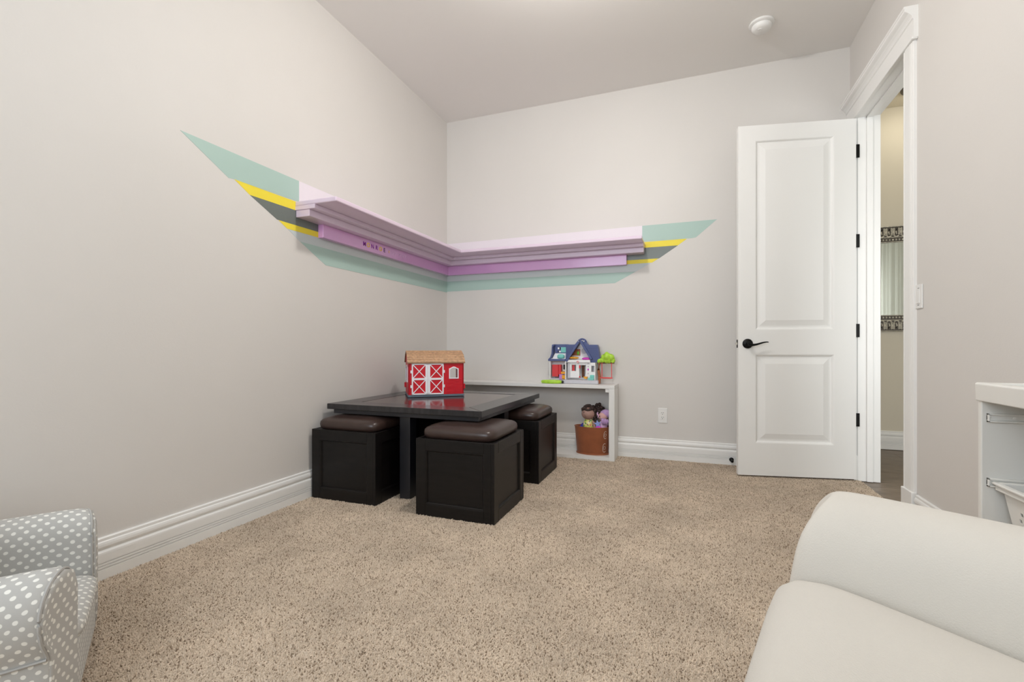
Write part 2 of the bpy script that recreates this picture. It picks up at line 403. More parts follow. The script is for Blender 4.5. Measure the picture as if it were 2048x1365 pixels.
# doorway: jamb, casing, plinths, crowned header
tr = MB()
tr.box(XR-.004, XR+T+.004, OY0-.02, OY0, 0, OZ).box(XR-.004, XR+T+.004, OY1, OY1+.02, 0, OZ).box(XR-.004, XR+T+.004, OY0-.02, OY1+.02, OZ, OZ+.02)
tr = struct(tr.build('trim_1', 'trim_white'), 'white door casing with plinth blocks and a crowned header')
MB().box(XR+.045, XR+.08, OY0, OY0+.012, 0, OZ).box(XR+.045, XR+.08, OY1-.012, OY1, 0, OZ).box(XR+.045, XR+.08, OY0, OY1, OZ-.012, OZ).build('door_stop_strip', 'trim_white', tr, .002)
CP = [(0, 0), (.012, 0), (.016, .005), (.016, .012), (.013, .016), (.016, .02), (.018, .03), (.018, .085), (.016, .095), (.013, .099), (.016, .103), (.016, .11), (.012, .117), (0, .117)]
for s0, sg in ((OY0-.006, -1), (OY1+.006, 1)):
    MB().poly([(XR-t, s0+sg*u) for t, u in CP], 'z', .17, OZ+.006).build('casing', 'trim_white', tr)
    MB().box(XR-.025, XR, min(s0-sg*.004, s0+sg*.122), max(s0-sg*.004, s0+sg*.122), 0, .17).build('plinth_block', 'trim_white', tr, .004)
HP = [(0, 2.466), (.02, 2.466), (.02, 2.56), (.026, 2.565), (.026, 2.572), (.03, 2.58), (.04, 2.592), (.052, 2.6), (.056, 2.604), (.056, 2.614), (.06, 2.617), (.06, 2.628), (0, 2.628)]
MB().poly([(XR-t, z) for t, z in HP], 'y', OY0-.14, YB-.002).build('header', 'trim_white', tr)
MB().box(XR-.026, XR, OY0-.138, YB-.002, 2.46, 2.473).build('header_bead', 'trim_white', tr, .003)
for z in (.924, 1.247): bx('strike_plate', 'black_metal', tr, XR-.008, XR+.03, OY0, OY0+.0025, z-.03, z+.03)

# ------------------------------------------------------------------ hall beyond the doorway
HX1, HY0, HY1, HC = 2.75, 1.6, 5.06, 3.03
struct(bx('wall_hall', 'hall_paint', None, XR+T, HX1, HY1, HY1+.1, -.1, HC), 'pale wall at the end of the hall seen through the doorway')
struct(bx('wall_hall_side', 'hall_paint', None, HX1, HX1+.1, HY0, HY1+.1, -.1, HC), 'side wall of the hall')
struct(bx('wall_hall_end', 'hall_paint', None, XR+T, HX1, HY0-.1, HY0, -.1, HC), 'near end wall of the hall')
struct(bx('wall_hall_left', 'hall_paint', None, XR, XR+T, YB+T, HY1+.1, -.1, HC), 'short return wall of the hall')
struct(bx('ceiling_hall', 'hall_paint', None, XR+T, HX1+.1, HY0-.1, HY1+.1, HC, HC+.1), 'ceiling of the hall')
hf = struct(bx('floor_hall', 'joint_dark', None, XR+.015, HX1, HY0, HY1, -.1, -.012), 'grey brown wood plank floor of the hall')
board('baseboard_hall', 'x', XR+T, HX1, HY1, -1, 'white moulded baseboard in the hall')
pw = .148; k = 0; y = HY0
protos = {}
while y < HY1-.01:
    y1 = min(y+pw, HY1); x = XR+.0155 - (.55 if k % 2 else 0); q = 0
    if 2.6 < y or True:
        L_ = 1.1
        while x < HX1:
            xa, xb = max(x, XR+.0155 if y > OY0-.1 and y < OY1 else XR+T), min(x+L_, HX1)
            if xb-xa > .02:
                o = bx('plank', 'wood_plank', hf, xa+.0008, xb-.0008, y+.0008, y1-.0008, -.02, -.004-random.uniform(0, .0008))
            x += L_
    y = y1; k += 1
# hall mirror
mx0, mx1, mz0, mz1 = 1.36, 2.16, 1.045, 1.975; fw = .145
mr = thing('wall_mirror', 'silver framed mirror with looped ornament hung on the hall wall', 'mirror', (0, HY1, 0))
bx('mirror_glass', 'mirror_glass', mr, mx0+.1, mx1-.1, -.014, -.008, mz0+.1, mz1-.1)
fb = MB(); yy = (-.02, -.001)
fb.box(mx0, mx1, *yy, mz0, mz0+fw).box(mx0, mx1, *yy, mz1-fw, mz1).box(mx0, mx0+fw, *yy, mz0+fw, mz1-fw).box(mx1-fw, mx1, *yy, mz0+fw, mz1-fw)
fb.build('frame', 'frame_dark', mr)
for z in (mz0+.004, mz0+fw-.004, mz0+.1, mz1-.004, mz1-fw+.004, mz1-.1):
    MB().tube([(mx0, -.021, z), (mx1, -.021, z)], .0035, 6).build('frame_bead', 'silver_frame', mr)
pitch = .0535
def loopmesh():
    mb = MB(); pts = []
    for a in range(0, 181, 20): pts.append((.017*math.cos(R(a)), 0, .026+.017*math.sin(R(a))))
    pts = [(.017, 0, -.034)]+pts+[(-.017, 0, -.034)]
    mb.tube(pts, .0055, 6)
    mb.tube([(-.004, 0, -.026), (.004, 0, 0), (-.002, 0, .022)], [.004, .0065, .004], 6)
    mb.tube([(.0265, 0, .034), (.0265, 0, -.03)], [.003, .006], 6)
    return mb
lp = None; n = int((mx1-mx0-.06)/pitch)
for i in range(n):
    for zc, fl_ in ((mz1-.052, -1), (mz0+.052, 1)):
        if lp is None: lp = loopmesh().build('loop_ornament', 'silver_frame', mr, smooth=True); o = lp
        else: o = lp.copy(); C.objects.link(o)
        o.location = (mx0+.05+i*pitch, -.022, zc); o.rotation_euler = (0, 0 if fl_ > 0 else math.pi, 0)
bd = MB()
for i in range(int((mx1-mx0-.2)/.0235)):
    for z in (mz1-.122, mz0+.122): bd.ball((mx0+.11+i*.0235, -.022, z), .0085, 8, 5)
o = bd.build('bead_row', 'silver_frame', mr, smooth=True); o['kind'] = 'stuff'
# hall curtain reflected in the mirror
cu = thing('curtain', 'white pleated curtain reflected in the silver hall mirror', 'curtain', (HX1-.07, 0, 0))
secs = []
pts = []
for i in range(181):
    yv = 1.75+i*.0085; pts.append((.028*math.sin(i*.55)+.012*math.sin(i*.21), yv))
cv = MB(); m_ = len(pts)
vs = [(p[0], p[1], z) for z in (.03, 2.5) for p in pts]+[(p[0]+.004, p[1], z) for z in (.03, 2.5) for p in pts]
fs = []
for i in range(m_-1):
    fs += [(i, i+1, m_+i+1, m_+i), (2*m_+i+1, 2*m_+i, 3*m_+i, 3*m_+i+1), (m_+i, m_+i+1, 3*m_+i+1, 3*m_+i), (i+1, i, 2*m_+i, 2*m_+i+1)]
cv.add(vs, fs).build('cloth', 'curtain_white', cu, smooth=True)
MB().tube([(.005, 1.65, 2.52), (.005, 3.38, 2.52)], .012, 10).build('curtain_rod', 'black_metal', cu, smooth=True)
# hall lamp
hl = thing('hall_ceiling_lamp', 'dark rimmed ceiling lamp barely showing past the doorway casing', 'lamp', (1.80, 4.66, HC))
MB().lathe([(.02, 0), (.15, 0), (.165, -.012), (.165, -.03), (.15, -.034)], n=32).build('rim', 'lamp_metal', hl, smooth=True)
MB().lathe([(.145, -.03), (.13, -.055), (.09, -.075), (.02, -.084)], n=32).build('shade', 'hall_glow', hl, smooth=True)
# room ceiling lamp
cl = thing('ceiling_lamp', 'flush glass dome ceiling lamp in the middle of the room', 'lamp', (-.5, 2.08, H))
MB().lathe([(.0, 0), (.06, 0), (.06, -.012), (.014, -.018), (.014, -.08), (.1, -.084), (.103, -.1), (.09, -.11), (.0, -.11)], n=32).build('rim', 'lamp_metal', cl, smooth=True)
MB().lathe([(.085, -.108), (.085, -.14), (.076, -.165), (.054, -.182), (.012, -.19)], n=32).build('shade', 'lamp_glow', cl, smooth=True)

# ------------------------------------------------------------------ open door
dang = math.atan2(3.612-3.764, .324-1.071)
dr = bpy.data.objects.new('door_1', None); C.objects.link(dr); dr.location = (1.071, 3.764, .014); dr.rotation_euler = (0, 0, dang)
struct(dr, 'open white two panel door with black lever handle')
DW, DH, DT = .748, 2.435, .036
# local: x from hinge to free edge, y<0 is behind (away from camera) after rotation, face at y=0
P1, P2 = (.225, .842), (1.012, 2.33); U0, U1 = .135, .635
sl = MB()
fy, by = 0, -DT
sl.box(0, U0, by, fy, 0, DH).box(U1, DW, by, fy, 0, DH).box(U0, U1, by, fy, 0, P1[0]).box(U0, U1, by, fy, P1[1], P2[0]).box(U0, U1, by, fy, P2[1], DH)
sl.build('slab', 'door_white', dr, merge=True)
def dpanel(z0, z1):
    mb = MB(); x0, x1 = U0, U1
    rings = [(0, 0), (.006, -.002), (.014, -.011), (.02, -.012), (.03, -.011), (.062, -.003), (.066, -.002)]
    for side in (1, -1):
        vs = []; fs = []
        for d, y in rings:
            yy = y if side > 0 else -DT-y
            vs += [(x0+d, yy, z0+d), (x1-d, yy, z0+d), (x1-d, yy, z1-d), (x0+d, yy, z1-d)]
        for i in range(len(rings)-1):
            for k in range(4):
                q = (i*4+k, i*4+(k+1) % 4, (i+1)*4+(k+1) % 4, (i+1)*4+k)
                fs.append(q)
        e = (len(rings)-1)*4; fs.append((e, e+1, e+2, e+3)); mb.add(vs, fs)
    return mb.build('panel', 'door_white', dr)
dpanel(*P1); dpanel(*P2)
hz0 = .93-.014
MB().lathe([(.0, 0), (.034, 0), (.034, .004), (.029, .010), (.020, .013), (.015, .014), (.014, .045), (.0, .046)], n=28).xf(Matrix.Translation((DW-.062, 0, hz0)) @ Matrix.Rotation(R(-90), 4, 'X')).build('handle_rose', 'black_metal', dr, smooth=True)
lv = []
for i in range(13):
    t = i/12; lv.append((DW-.062-.125*t+.004, .046-.004*t, hz0-.006*math.cos(t*2.2)-.014*math.sin(t*math.pi*.75)*(1-t)+.016*t*math.sin(t*math.pi*.86)))
MB().tube(lv, [.0095]*3+[.008, .0075, .007, .0065, .006, .0055, .005, .0045, .004, .003], 10).build('handle', 'black_metal', dr, smooth=True)
MB().lathe([(.0, 0), (.034, 0), (.034, .004), (.029, .010), (.014, .014), (.014, .05), (.0, .051)], n=24).xf(Matrix.Translation((DW-.062, -DT, hz0)) @ Matrix.Rotation(R(90), 4, 'X')).build('handle_rose', 'black_metal', dr, smooth=True)
bx('latch_plate', 'black_metal', dr, DW-.001, DW+.0015, -DT/2-.012, -DT/2+.012, hz0-.028, hz0+.028)
bx('latch', 'silver_frame', dr, DW, DW+.011, -DT/2-.007, -DT/2+.007, hz0-.008, hz0+.008)
for z in (2.232, 1.625, 1.018, .414):
    MB().box(-.026, -.001, -.012, -.006, z-.014-.045, z-.014+.045).build('hinge', 'black_metal', dr, .002)
# door stop on the baseboard
ds = thing('door_stop', 'small black door stop screwed to the back baseboard', 'door stop', (.322, YB-.0195, .045))
MB().lathe([(.0, 0), (.016, 0), (.016, .006), (.006, .009), (.0055, .05), (.009, .052), (.01, .066), (.0, .068)], n=14).xf(Matrix.Rotation(R(90), 4, 'X')).build('stop_body', 'black_metal', ds, smooth=True)

# ------------------------------------------------------------------ small fittings
ot = thing('wall_outlet', 'white duplex power outlet low on the back wall', 'outlet', (-.181, YB, .354))
bx('plate', 'plastic_white', ot, -.036, .036, -.006, 0, -.06, .06, .003)
bx('receptacle', 'plastic_white', ot, -.017, .017, -.008, -.005, -.034, .034, .002)
for z in (-.018, .018):
    for x in (-.0065, .0065): bx('slot', 'slot_dark', ot, x-.0012, x+.0012, -.0085, -.0078, z+.001, z+.009)
    MB().lathe([(.0, 0), (.0028, 0), (.0028, .0006), (.0, .0006)], n=10).xf(Matrix.Translation((0, -.008, z-.007)) @ Matrix.Rotation(R(90), 4, 'X')).build('slot', 'slot_dark', ot)
sw = thing('light_switch', 'white rocker light switch on the wall beside the doorway', 'switch', (XR, 2.895, 1.158))
bx('plate', 'plastic_white', sw, -.006, 0, -.037, .037, -.06, .06, .003)
bx('rocker', 'plastic_white', sw, -.0095, -.005, -.0165, .0165, -.034, .034, .002)
for z in (-.042, .042): bx('slot', 'slot_dark', sw, -.0065, -.0055, -.009, .009, z-.0012, z+.0012)
sm = thing('smoke_detector', 'round white smoke detector on the ceiling near the doorway', 'smoke detector', (.464, 3.467, H))
MB().lathe([(.0, 0), (.074, 0), (.076, -.004), (.075, -.012), (.066, -.017), (.0, -.017)], n=40).build('base', 'plastic_white', sm, smooth=True)
MB().lathe([(.0, -.017), (.056, -.017), (.056, -.02), (.06, -.021), (.06, -.032), (.054, -.042), (.04, -.049), (.0, -.052)], n=40).build('cover', 'plastic_white', sm, smooth=True)
MB().lathe([(.0, -.051), (.012, -.051), (.012, -.0545), (.0, -.0545)], c=(-.012, -.02, 0), n=16).build('test_button', 'plastic_white', sm, smooth=True)

# ------------------------------------------------------------------ corner shelf
cs = thing('corner_shelf', 'lilac painted stepped moulding shelf wrapping the corner above the table', 'shelf', (0, 0, 1.58))
def ell(name, m, p, z0, z1, y0, x1, lip=None):
    """L-shaped solid hugging left and back wall, depth p"""
    pts = [(XL, y0), (XL+p, y0), (XL+p, YB-p), (x1, YB-p), (x1, YB), (XL, YB)]
    return MB().poly(pts, 'z', z0-1.58, z1-1.58).build(name, m, cs, .0025 if not lip else lip)
ell('top_board', 'shelf_lilac', .297, 1.729, 1.756, 2.113, -.316, .006)
ell('moulding_step', 'shelf_lilac', .145, 1.7045, 1.729, 2.113, -.320)
ell('moulding_step', 'shelf_lilac', .1, 1.665, 1.7045, 2.12, -.321)
ell('fascia_board', 'shelf_purple', .04, 1.583, 1.665, 2.295, -.461)
for c in cs.children:
    if c.name.startswith('fascia'): c['label'] = 'deeper purple fascia board'
fas = [c for c in cs.children if c.name.startswith('fascia')][0]
for nm, m in (('let_purple', (150, 40, 170)), ('let_yellow', (252, 214, 40)), ('let_plum', (92, 44, 120)), ('let_pink', (240, 190, 160)), ('let_faint', (222, 178, 222))): mat(nm, m, .5)
def letter(ch, y, z, size, m, dz=0):
    cu_ = bpy.data.curves.new('letter', 'FONT'); cu_.body = ch; cu_.size = size; cu_.extrude = .0006; cu_.offset = .0008; cu_.align_x = 'CENTER'; cu_.align_y = 'CENTER'
    t = bpy.data.objects.new('tmp', cu_); C.objects.link(t)
    dg = bpy.context.evaluated_depsgraph_get(); me = bpy.data.meshes.new_from_object(t.evaluated_get(dg)); bpy.data.objects.remove(t)
    me.materials.clear(); me.materials.append(MATS[m]); me.name = 'letter'
    o = bpy.data.objects.new('letter', me); C.objects.link(o); o.parent = fas
    o.location = (XL+.0405, y, z-1.58); o.rotation_euler = (R(90), 0, R(90))
for ch, y, m in zip('MONROE', (2.690, 2.732, 2.779, 2.826, 2.873, 2.918), ('let_purple', 'let_yellow', 'let_purple', 'let_purple', 'let_yellow', 'let_plum')):
    letter(ch, y, 1.624, .042, m)
st = MB(); pts = []
for i in range(10):
    r_ = .013 if i % 2 == 0 else .006; a = R(90+36*i); pts.append((2.975+r_*math.cos(a), 1.624-1.58+r_*math.sin(a)))
st.poly(pts, 'x', XL+.0402, XL+.0415).build('star_sticker', 'let_pink', fas)
for ch, y in zip(('S', 'T', 'W', 'A', 'Y'), (3.022, 3.05, 3.115, 3.155, 3.19)): letter(ch, y, 1.624, .036, 'let_faint')

# ------------------------------------------------------------------ low table
tx0, tx1, ty0, ty1, tz = -2.098, -1.045, 2.325, 3.395, .555
tcx, tcy = (tx0+tx1)/2, (ty0+ty1)/2
tb = thing('play_table', 'low square espresso wood table in the corner carrying the red barn', 'table', (tcx, tcy, 0))
a, b_ = (tx1-tx0)/2, (ty1-ty0)/2; bw = .145
th_ = .034
for pts in ([(-a, -b_), (a, -b_), (a-bw, -b_+bw), (-a+bw, -b_+bw)], [(a, -b_), (a, b_), (a-bw, b_-bw), (a-bw, -b_+bw)],
            [(a, b_), (-a, b_), (-a+bw, b_-bw), (a-bw, b_-bw)], [(-a, b_), (-a, -b_), (-a+bw, -b_+bw), (-a+bw, b_-bw)]):
    MB().poly(pts, 'z', tz-th_, tz).build('top_board', 'espresso_top', tb, .0025)
bx('inset_panel', 'veneer', tb, -a+bw+.003, a-bw-.003, -b_+bw+.003, b_-bw-.003, tz-th_+.004, tz-.0015)
ap = .028
for q in ((-a+ap, a-ap, -b_+ap, -b_+ap+.022), (-a+ap, a-ap, b_-ap-.022, b_-ap), (-a+ap, -a+ap+.022, -b_+ap+.022, b_-ap-.022), (a-ap-.022, a-ap, -b_+ap+.022, b_-ap-.022)):
    bx('apron', 'table_edge', tb, *q, tz-th_-.028, tz-th_, .002)
for (x, y) in ((0, -b_+.095), (0, b_-.095), (-a+.095, 0), (a-.095, 0)):
    bx('leg', 'table_edge', tb, x-.036, x+.036, y-.036, y+.036, 0, tz-th_, .003)
zt = tz-th_-.001
bx('divider_panel', 'espresso', tb, -.012, .012, -b_+.131, b_-.131, .0, zt)
bx('divider_panel', 'espresso', tb, -a+.131, -.012, -.012, .012, .0, zt); bx('divider_panel', 'espresso', tb, .012, a-.131, -.012, .012, .0, zt)

# ------------------------------------------------------------------ storage stools
def stool():
    t = thing('storage_stool', 'x', 'stool', group='dark cube stools around the low table')
    w = .229; hh = .414; st_ = .058; tp = .058; bt = .065; d = .018
    fr = MB()
    for i in range(4):
        k0 = len(fr.v)
        fr.box(-w, -w+st_, -w, -w+d, 0, hh).box(w-st_, w-d, -w, -w+d, 0, hh).box(-w+st_, w-st_, -w, -w+d, hh-tp, hh).box(-w+st_, w-st_, -w, -w+d, 0, bt)
        fr.xf(Matrix.Rotation(R(90*i), 4, 'Z'), k0)
    fr.box(-w+d, w-d, -w+d, w-d, hh-.012, hh-.002)
    fr.build('frame', 'espresso', t, .002)
    pn = None; bd_ = None
    for i in range(4):
        if pn is None:
            pn = bx('side_panel', 'espresso', t, -w+st_-.001, w-st_+.001, -w+.011, -w+.017, bt-.001, hh-tp+.001)
            g = MB(); x0, x1, z0, z1 = -w+st_, w-st_, bt, hh-tp
            pr = [(0, 0), (.004, 0), (.008, .004), (.011, .0095), (0, .0105)]
            vs = []; fs = []
            for dd, yy_ in pr:
                vs += [(x0+dd, -w+.001+yy_, z0+dd), (x1-dd, -w+.001+yy_, z0+dd), (x1-dd, -w+.001+yy_, z1-dd), (x0+dd, -w+.001+yy_, z1-dd)]
            for q in range(5):
                for kk in range(4): fs.append((q*4+kk, q*4+(kk+1) % 4, ((q+1) % 5)*4+(kk+1) % 4, ((q+1) % 5)*4+kk))
            bd_ = g.add(vs, fs).build('panel_bead', 'espresso', pn)
        else:
            o = pn.copy(); C.objects.link(o); o.parent = t; o.rotation_euler = (0, 0, R(90*i))
            q = bd_.copy(); C.objects.link(q); q.parent = o
    cush = MB().pillow((0, 0, hh+.0265), .43, .43, .1, n=28, e=8, ez=3.0)
    cush.build('cushion', 'leather', t, smooth=True, ang=80)
    lab(t.children[-1], 'dark brown leather cushion')
    return t
s0 = stool()
for i, (x, y, l) in enumerate(((-1.141, 2.414, 'dark wood cube stool with leather cushion, nearest under the table corner'),
                               (-1.884, 2.444, 'dark wood cube stool with leather cushion against the left wall'),
                               (-1.141, 3.176, 'dark wood cube stool with leather cushion beside the white bench'))):
    o = s0 if i == 0 else copy_tree(s0); o.location = (x, y, 0); o['label'] = l; o['group'] = 'dark cube stools around the low table'

# ------------------------------------------------------------------ white bench
by0, bx1 = 3.737, -.532
be = thing('bench', 'long low white open fronted bench along the back wall', 'bench', ((XL+.025+bx1)/2, 3.84, 0))
ox, oy = be.location.x, be.location.y
bb = lambda n, x0, x1, y0, y1, z0, z1: bx(n, 'bench_white', be, x0-ox, x1-ox, y0-oy, y1-oy, z0, z1, .0025)
byb = YB-.0205
bb('top_board', XL+.025, bx1, by0, YB-.002, .574, .602)
bb('side_board', bx1-.045, bx1, by0, byb, 0, .574); bb('side_board', XL+.025, XL+.07, by0, byb, 0, .574)
bb('bottom_board', XL+.07, bx1-.045, by0, byb, 0, .03)
bb('cleat', bx1-.073, bx1-.045, by0+.004, byb, .545, .574)

# ------------------------------------------------------------------ toy barn
BW_, BD_, BE_, BR_ = .389, .29, .247, .325
bn = thing('toy_barn', 'red toy barn with white crossed doors and tan shingled roof on the table', 'toy barn', (-1.813, 2.796, tz), R(36.9))
# local: x along front (0..BW_), y back (0..BD_), front at y=0
bx('base', 'barn_grey', bn, -.004, BW_+.004, -.004, BD_, 0, .016, .003)
t_ = .008; z0 = .016
wx0, wx1, wz0_, wz1_ = BW_*.745, BW_*.885, .133, .205
def arch_fill(x0, x1, zs_, ztop, rise):   # piece above an arched opening
    n = 8; pts = [(x0, ztop), (x0, zs_)]
    for i in range(1, n): u = i/n; pts.append((x0+(x1-x0)*u, zs_+rise*math.sin(math.pi*u)))
    return pts+[(x1, zs_), (x1, ztop)]
def arch_frame(x0, x1, zb, zs_, rise, g):
    n = 8; inner = [(x1, zb), (x0, zb), (x0, zs_)]+[(x0+(x1-x0)*i/n, zs_+rise*math.sin(math.pi*i/n)) for i in range(1, n)]+[(x1, zs_)]
    cx_, cz = (x0+x1)/2, (zb+zs_)/2
    outer = [(p[0]+math.copysign(g, p[0]-cx_) if abs(p[0]-cx_) > (x1-x0)*.49 else p[0], p[1]+(g if p[1] >= zs_ else (-g if p[1] <= zb else 0))) for p in inner]
    return inner, outer
fw_ = MB()
fw_.box(0, wx0, 0, t_, z0, BE_).box(wx1, BW_, 0, t_, z0, BE_).box(wx0, wx1, 0, t_, z0, wz0_).poly(arch_fill(wx0, wx1, wz1_-.014, BE_, .014), 'y', 0, t_)
fw_.build('front_wall', 'barn_red', bn)
for i in range(9): bx('siding_board', 'barn_red', bn, BW_*.69, BW_*.965, -.003, .0005, .022+i*.0115, .022+i*.0115+.0098, .001)
inner, outer = arch_frame(wx0, wx1, wz0_, wz1_-.014, .014, .007)
def ring(inner, outer, ya, yb, name, m, parent, axis='y'):
    n = len(inner); mb = MB(); vs = []
    mk = (lambda p, t: (p[0], t, p[1])) if axis == 'y' else (lambda p, t: (t, p[0], p[1]))
    for q in (inner, outer):
        for t in (ya, yb): vs += [mk(p, t) for p in q]
    fs = []
    for i in range(n):
        j = (i+1) % n; fs += [(i, j, 2*n+j, 2*n+i), (n+i, n+j, 3*n+j, 3*n+i), (i, j, n+j, n+i), (2*n+i, 2*n+j, 3*n+j, 3*n+i)]
    return mb.add(vs, fs).build(name, m, parent)
ring(inner, outer, -.006, .003, 'window_frame', 'barn_white', bn)
# gable walls
gy = BD_/2
def gable(x):
    wy0, wy1, gz0, gz1 = .07, .20, .11, .215
    mb = MB().box(x, x+t_, 0, wy0, z0, BE_).box(x, x+t_, wy1, BD_, z0, BE_).box(x, x+t_, wy0, wy1, z0, gz0)
    mb.poly(arch_fill(wy0, wy1, gz1-.02, BE_, .02), 'x', x, x+t_)
    mb.poly([(0, BE_), (BD_, BE_), (BD_*.82, BE_+.04), (gy, BR_-.006), (BD_*.18, BE_+.04)], 'x', x, x+t_)
    return mb.build('gable_wall', 'barn_red', bn), (wy0, wy1, gz0, gz1)
g1, wv = gable(0); g2, _ = gable(BW_-t_)
i2, o2 = arch_frame(wv[0], wv[1], wv[2], wv[3]-.02, .02, .009)
ring(i2, o2, -.006, .003, 'window_frame', 'barn_white', bn, 'x')
bx('back_wall', 'barn_red', bn, 0, BW_*.3, BD_-t_, BD_, z0, BE_)
bx('back_wall', 'barn_red', bn, BW_*.78, BW_*.86, BD_-t_, BD_, z0, BE_)
for z in (.07,):
    bx('hinge_tab', 'barn_red', bn, -.012, .002, BD_-.05, BD_-.02, z-.018, z+.018, .003); bx('hinge_tab', 'barn_red', bn, BW_-.002, BW_+.012, .004, .03, z-.018, z+.018, .003)
# roof
rf = MB(); ov = .014
prof = [(-ov, BE_-.004), (BD_*.16, BE_+.046), (gy, BR_), (BD_*.84, BE_+.046), (BD_+ov, BE_-.004)]
inn = [(y_, z_-.007) for y_, z_ in prof][::-1]
rf = rf.poly(prof+inn, 'x', -ov*.6, BW_+ov*.6).build('roof', 'barn_roof', bn)
sh = MB(); rows = 7
def onroof(s):  # s 0..1 from eave to ridge (front)
    L1 = math.dist(prof[0], prof[1]); L2 = math.dist(prof[1], prof[2]); d = s*(L1+L2)
    if d < L1: q = d/L1; return (prof[0][0]+(prof[1][0]-prof[0][0])*q, prof[0][1]+(prof[1][1]-prof[0][1])*q)
    q = (d-L1)/L2; return (prof[1][0]+(prof[2][0]-prof[1][0])*q, prof[1][1]+(prof[2][1]-prof[1][1])*q)
for back in (0, 1):
    for r_ in range(rows):
        pa, pb = onroof(r_/rows), onroof(min(1, (r_+1)/rows)); n = 17; W = BW_+ov*1.2
        for i in range(-1, n):
            xa = -ov*.6+(i+(.5 if r_ % 2 else 0))*W/n; xb = xa+W/n-.0008
            xa = max(xa, -ov*.6); xb = min(xb, BW_+ov*.6)
            if xb-xa < .003: continue
            f_ = (lambda y_: BD_-y_) if back else (lambda y_: y_)
            q = random.uniform(.0058, .0072)
            vs = [(xa, f_(pa[0]-.001), pa[1]+q), (xb, f_(pa[0]-.001), pa[1]+q), (xb, f_(pb[0]), pb[1]+.001), (xa, f_(pb[0]), pb[1]+.001), (xa, f_(pa[0]), pa[1]-.001), (xb, f_(pa[0]), pa[1]-.001)]
            sh.add(vs, [(0, 1, 2, 3), (0, 4, 5, 1), (0, 3, 4), (1, 5, 2)])
o = sh.build('shingles', 'barn_shingle', rf); o['kind'] = 'stuff'
# barn doors: two leaves, each with frame, cross braces, red field
dz0, dz1 = .018, .236
for lx0, lx1, hx in ((.022, .1325, .022), (.1335, .244, .244)):
    lf = bx('door', 'barn_red', bn, lx0+.002, lx1-.002, -.005, 0, dz0, dz1); lab(lf, 'red barn door with white crossed braces')
    out = .009; inw = .016; fr = MB()
    left_out = lx0 == .022
    wl_, wr_ = (out, inw) if left_out else (inw, out)
    fr.box(lx0, lx0+wl_, -.009, -.004, dz0, dz1).box(lx1-wr_, lx1, -.009, -.004, dz0, dz1).box(lx0, lx1, -.009, -.004, dz1-.009, dz1).box(lx0, lx1, -.009, -.004, dz0, dz0+.009).box(lx0, lx1, -.0095, -.004, (dz0+dz1)/2-.007, (dz0+dz1)/2+.007)
    fr.build('door_frame', 'barn_white', lf)
    for za, zb in ((dz0+.009, (dz0+dz1)/2-.007), ((dz0+dz1)/2+.007, dz1-.009)):
        for (xa, xb) in ((lx0+wl_, lx1-wr_), (lx1-wr_, lx0+wl_)):
            d_ = Vector((xb-xa, zb-za)).normalized(); n_ = Vector((-d_.y, d_.x))*.0028
            MB().poly([(xa-n_.x, za-n_.y), (xb-n_.x, zb-n_.y), (xb+n_.x, zb+n_.y), (xa+n_.x, za+n_.y)], 'y', -.0085, -.004).build('brace', 'barn_white', lf)
    for z in (.075, .178):
        bx('hinge', 'barn_white', lf, hx-.009, hx+.009, -.008, .0, z-.01, z+.01, .002)

# ------------------------------------------------------------------ dollhouse (local design units: 1 = 0.356 mm)
u = .000356
dh = thing('dollhouse', 'toy dollhouse with navy roof, green tree and red swing on the white bench', 'dollhouse', (-1.096, 3.862, .602))
hx_ = lambda x: (x-240)*u
hz_ = lambda z: (1172-z)*u
def db(name, m, x0, x1, z1, z0, y0, y1, parent=dh, bevel=0): return bx(name, m, parent, hx_(x0), hx_(x1), y0, y1, hz_(z0), hz_(z1), bevel)
def dp(name, m, pts, y0, y1, parent=dh, bevel=0): return MB().poly([(hx_(x), hz_(z)) for x, z in pts], 'y', y0, y1).build(name, m, parent, bevel)
db('base', 'toy_grey', 560, 1420, 1085, 1170, -.045, .07, bevel=.004)
db('base', 'toy_grey', 240, 560, 1060, 1170, -.005, .07, bevel=.004)
# ground floor walls: back wall, cross walls, front pieces with window openings
db('back_wall', 'toy_white', 240, 1330, 650, 1085, .062, .068)
db('side_wall', 'toy_white', 240, 262, 640, 1085, -.004, .066); db('side_wall', 'toy_white', 1316, 1335, 680, 1085, -.006, .066)
db('side_wall', 'toy_white', 630, 650, 650, 1085, -.02, .066)
fp = MB()
def fbx(x0, x1, z1, z0): fp.box(hx_(x0), hx_(x1), -.004, .004, hz_(z0), hz_(z1))
fbx(740, 775, 670, 1040); fbx(885, 960, 670, 1040); fbx(775, 885, 670, 735); fbx(775, 885, 880, 1040); fbx(960, 1120, 670, 740); fbx(1120, 1245, 670, 1085); fbx(1245, 1320, 670, 755); fbx(1245, 1320, 895, 1085); 
fp.build('front_wall', 'toy_white', dh)
db('shutter', 'toy_red', 785, 838, 740, 876, .006, .01); db('corner_post', 'toy_grey', 690, 742, 690, 1050, -.012, .0)
db('door_jamb', 'toy_red', 955, 985, 745, 815, -.008, .0); db('door_jamb', 'toy_red', 955, 985, 1000, 1035, -.008, .0)
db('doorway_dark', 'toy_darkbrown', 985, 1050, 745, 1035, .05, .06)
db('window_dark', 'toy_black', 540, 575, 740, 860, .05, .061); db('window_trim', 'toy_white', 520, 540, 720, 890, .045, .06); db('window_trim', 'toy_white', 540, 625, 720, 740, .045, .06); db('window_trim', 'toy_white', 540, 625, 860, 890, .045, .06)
db('window_grey', 'toy_grey', 1250, 1316, 760, 890, .03, .04)
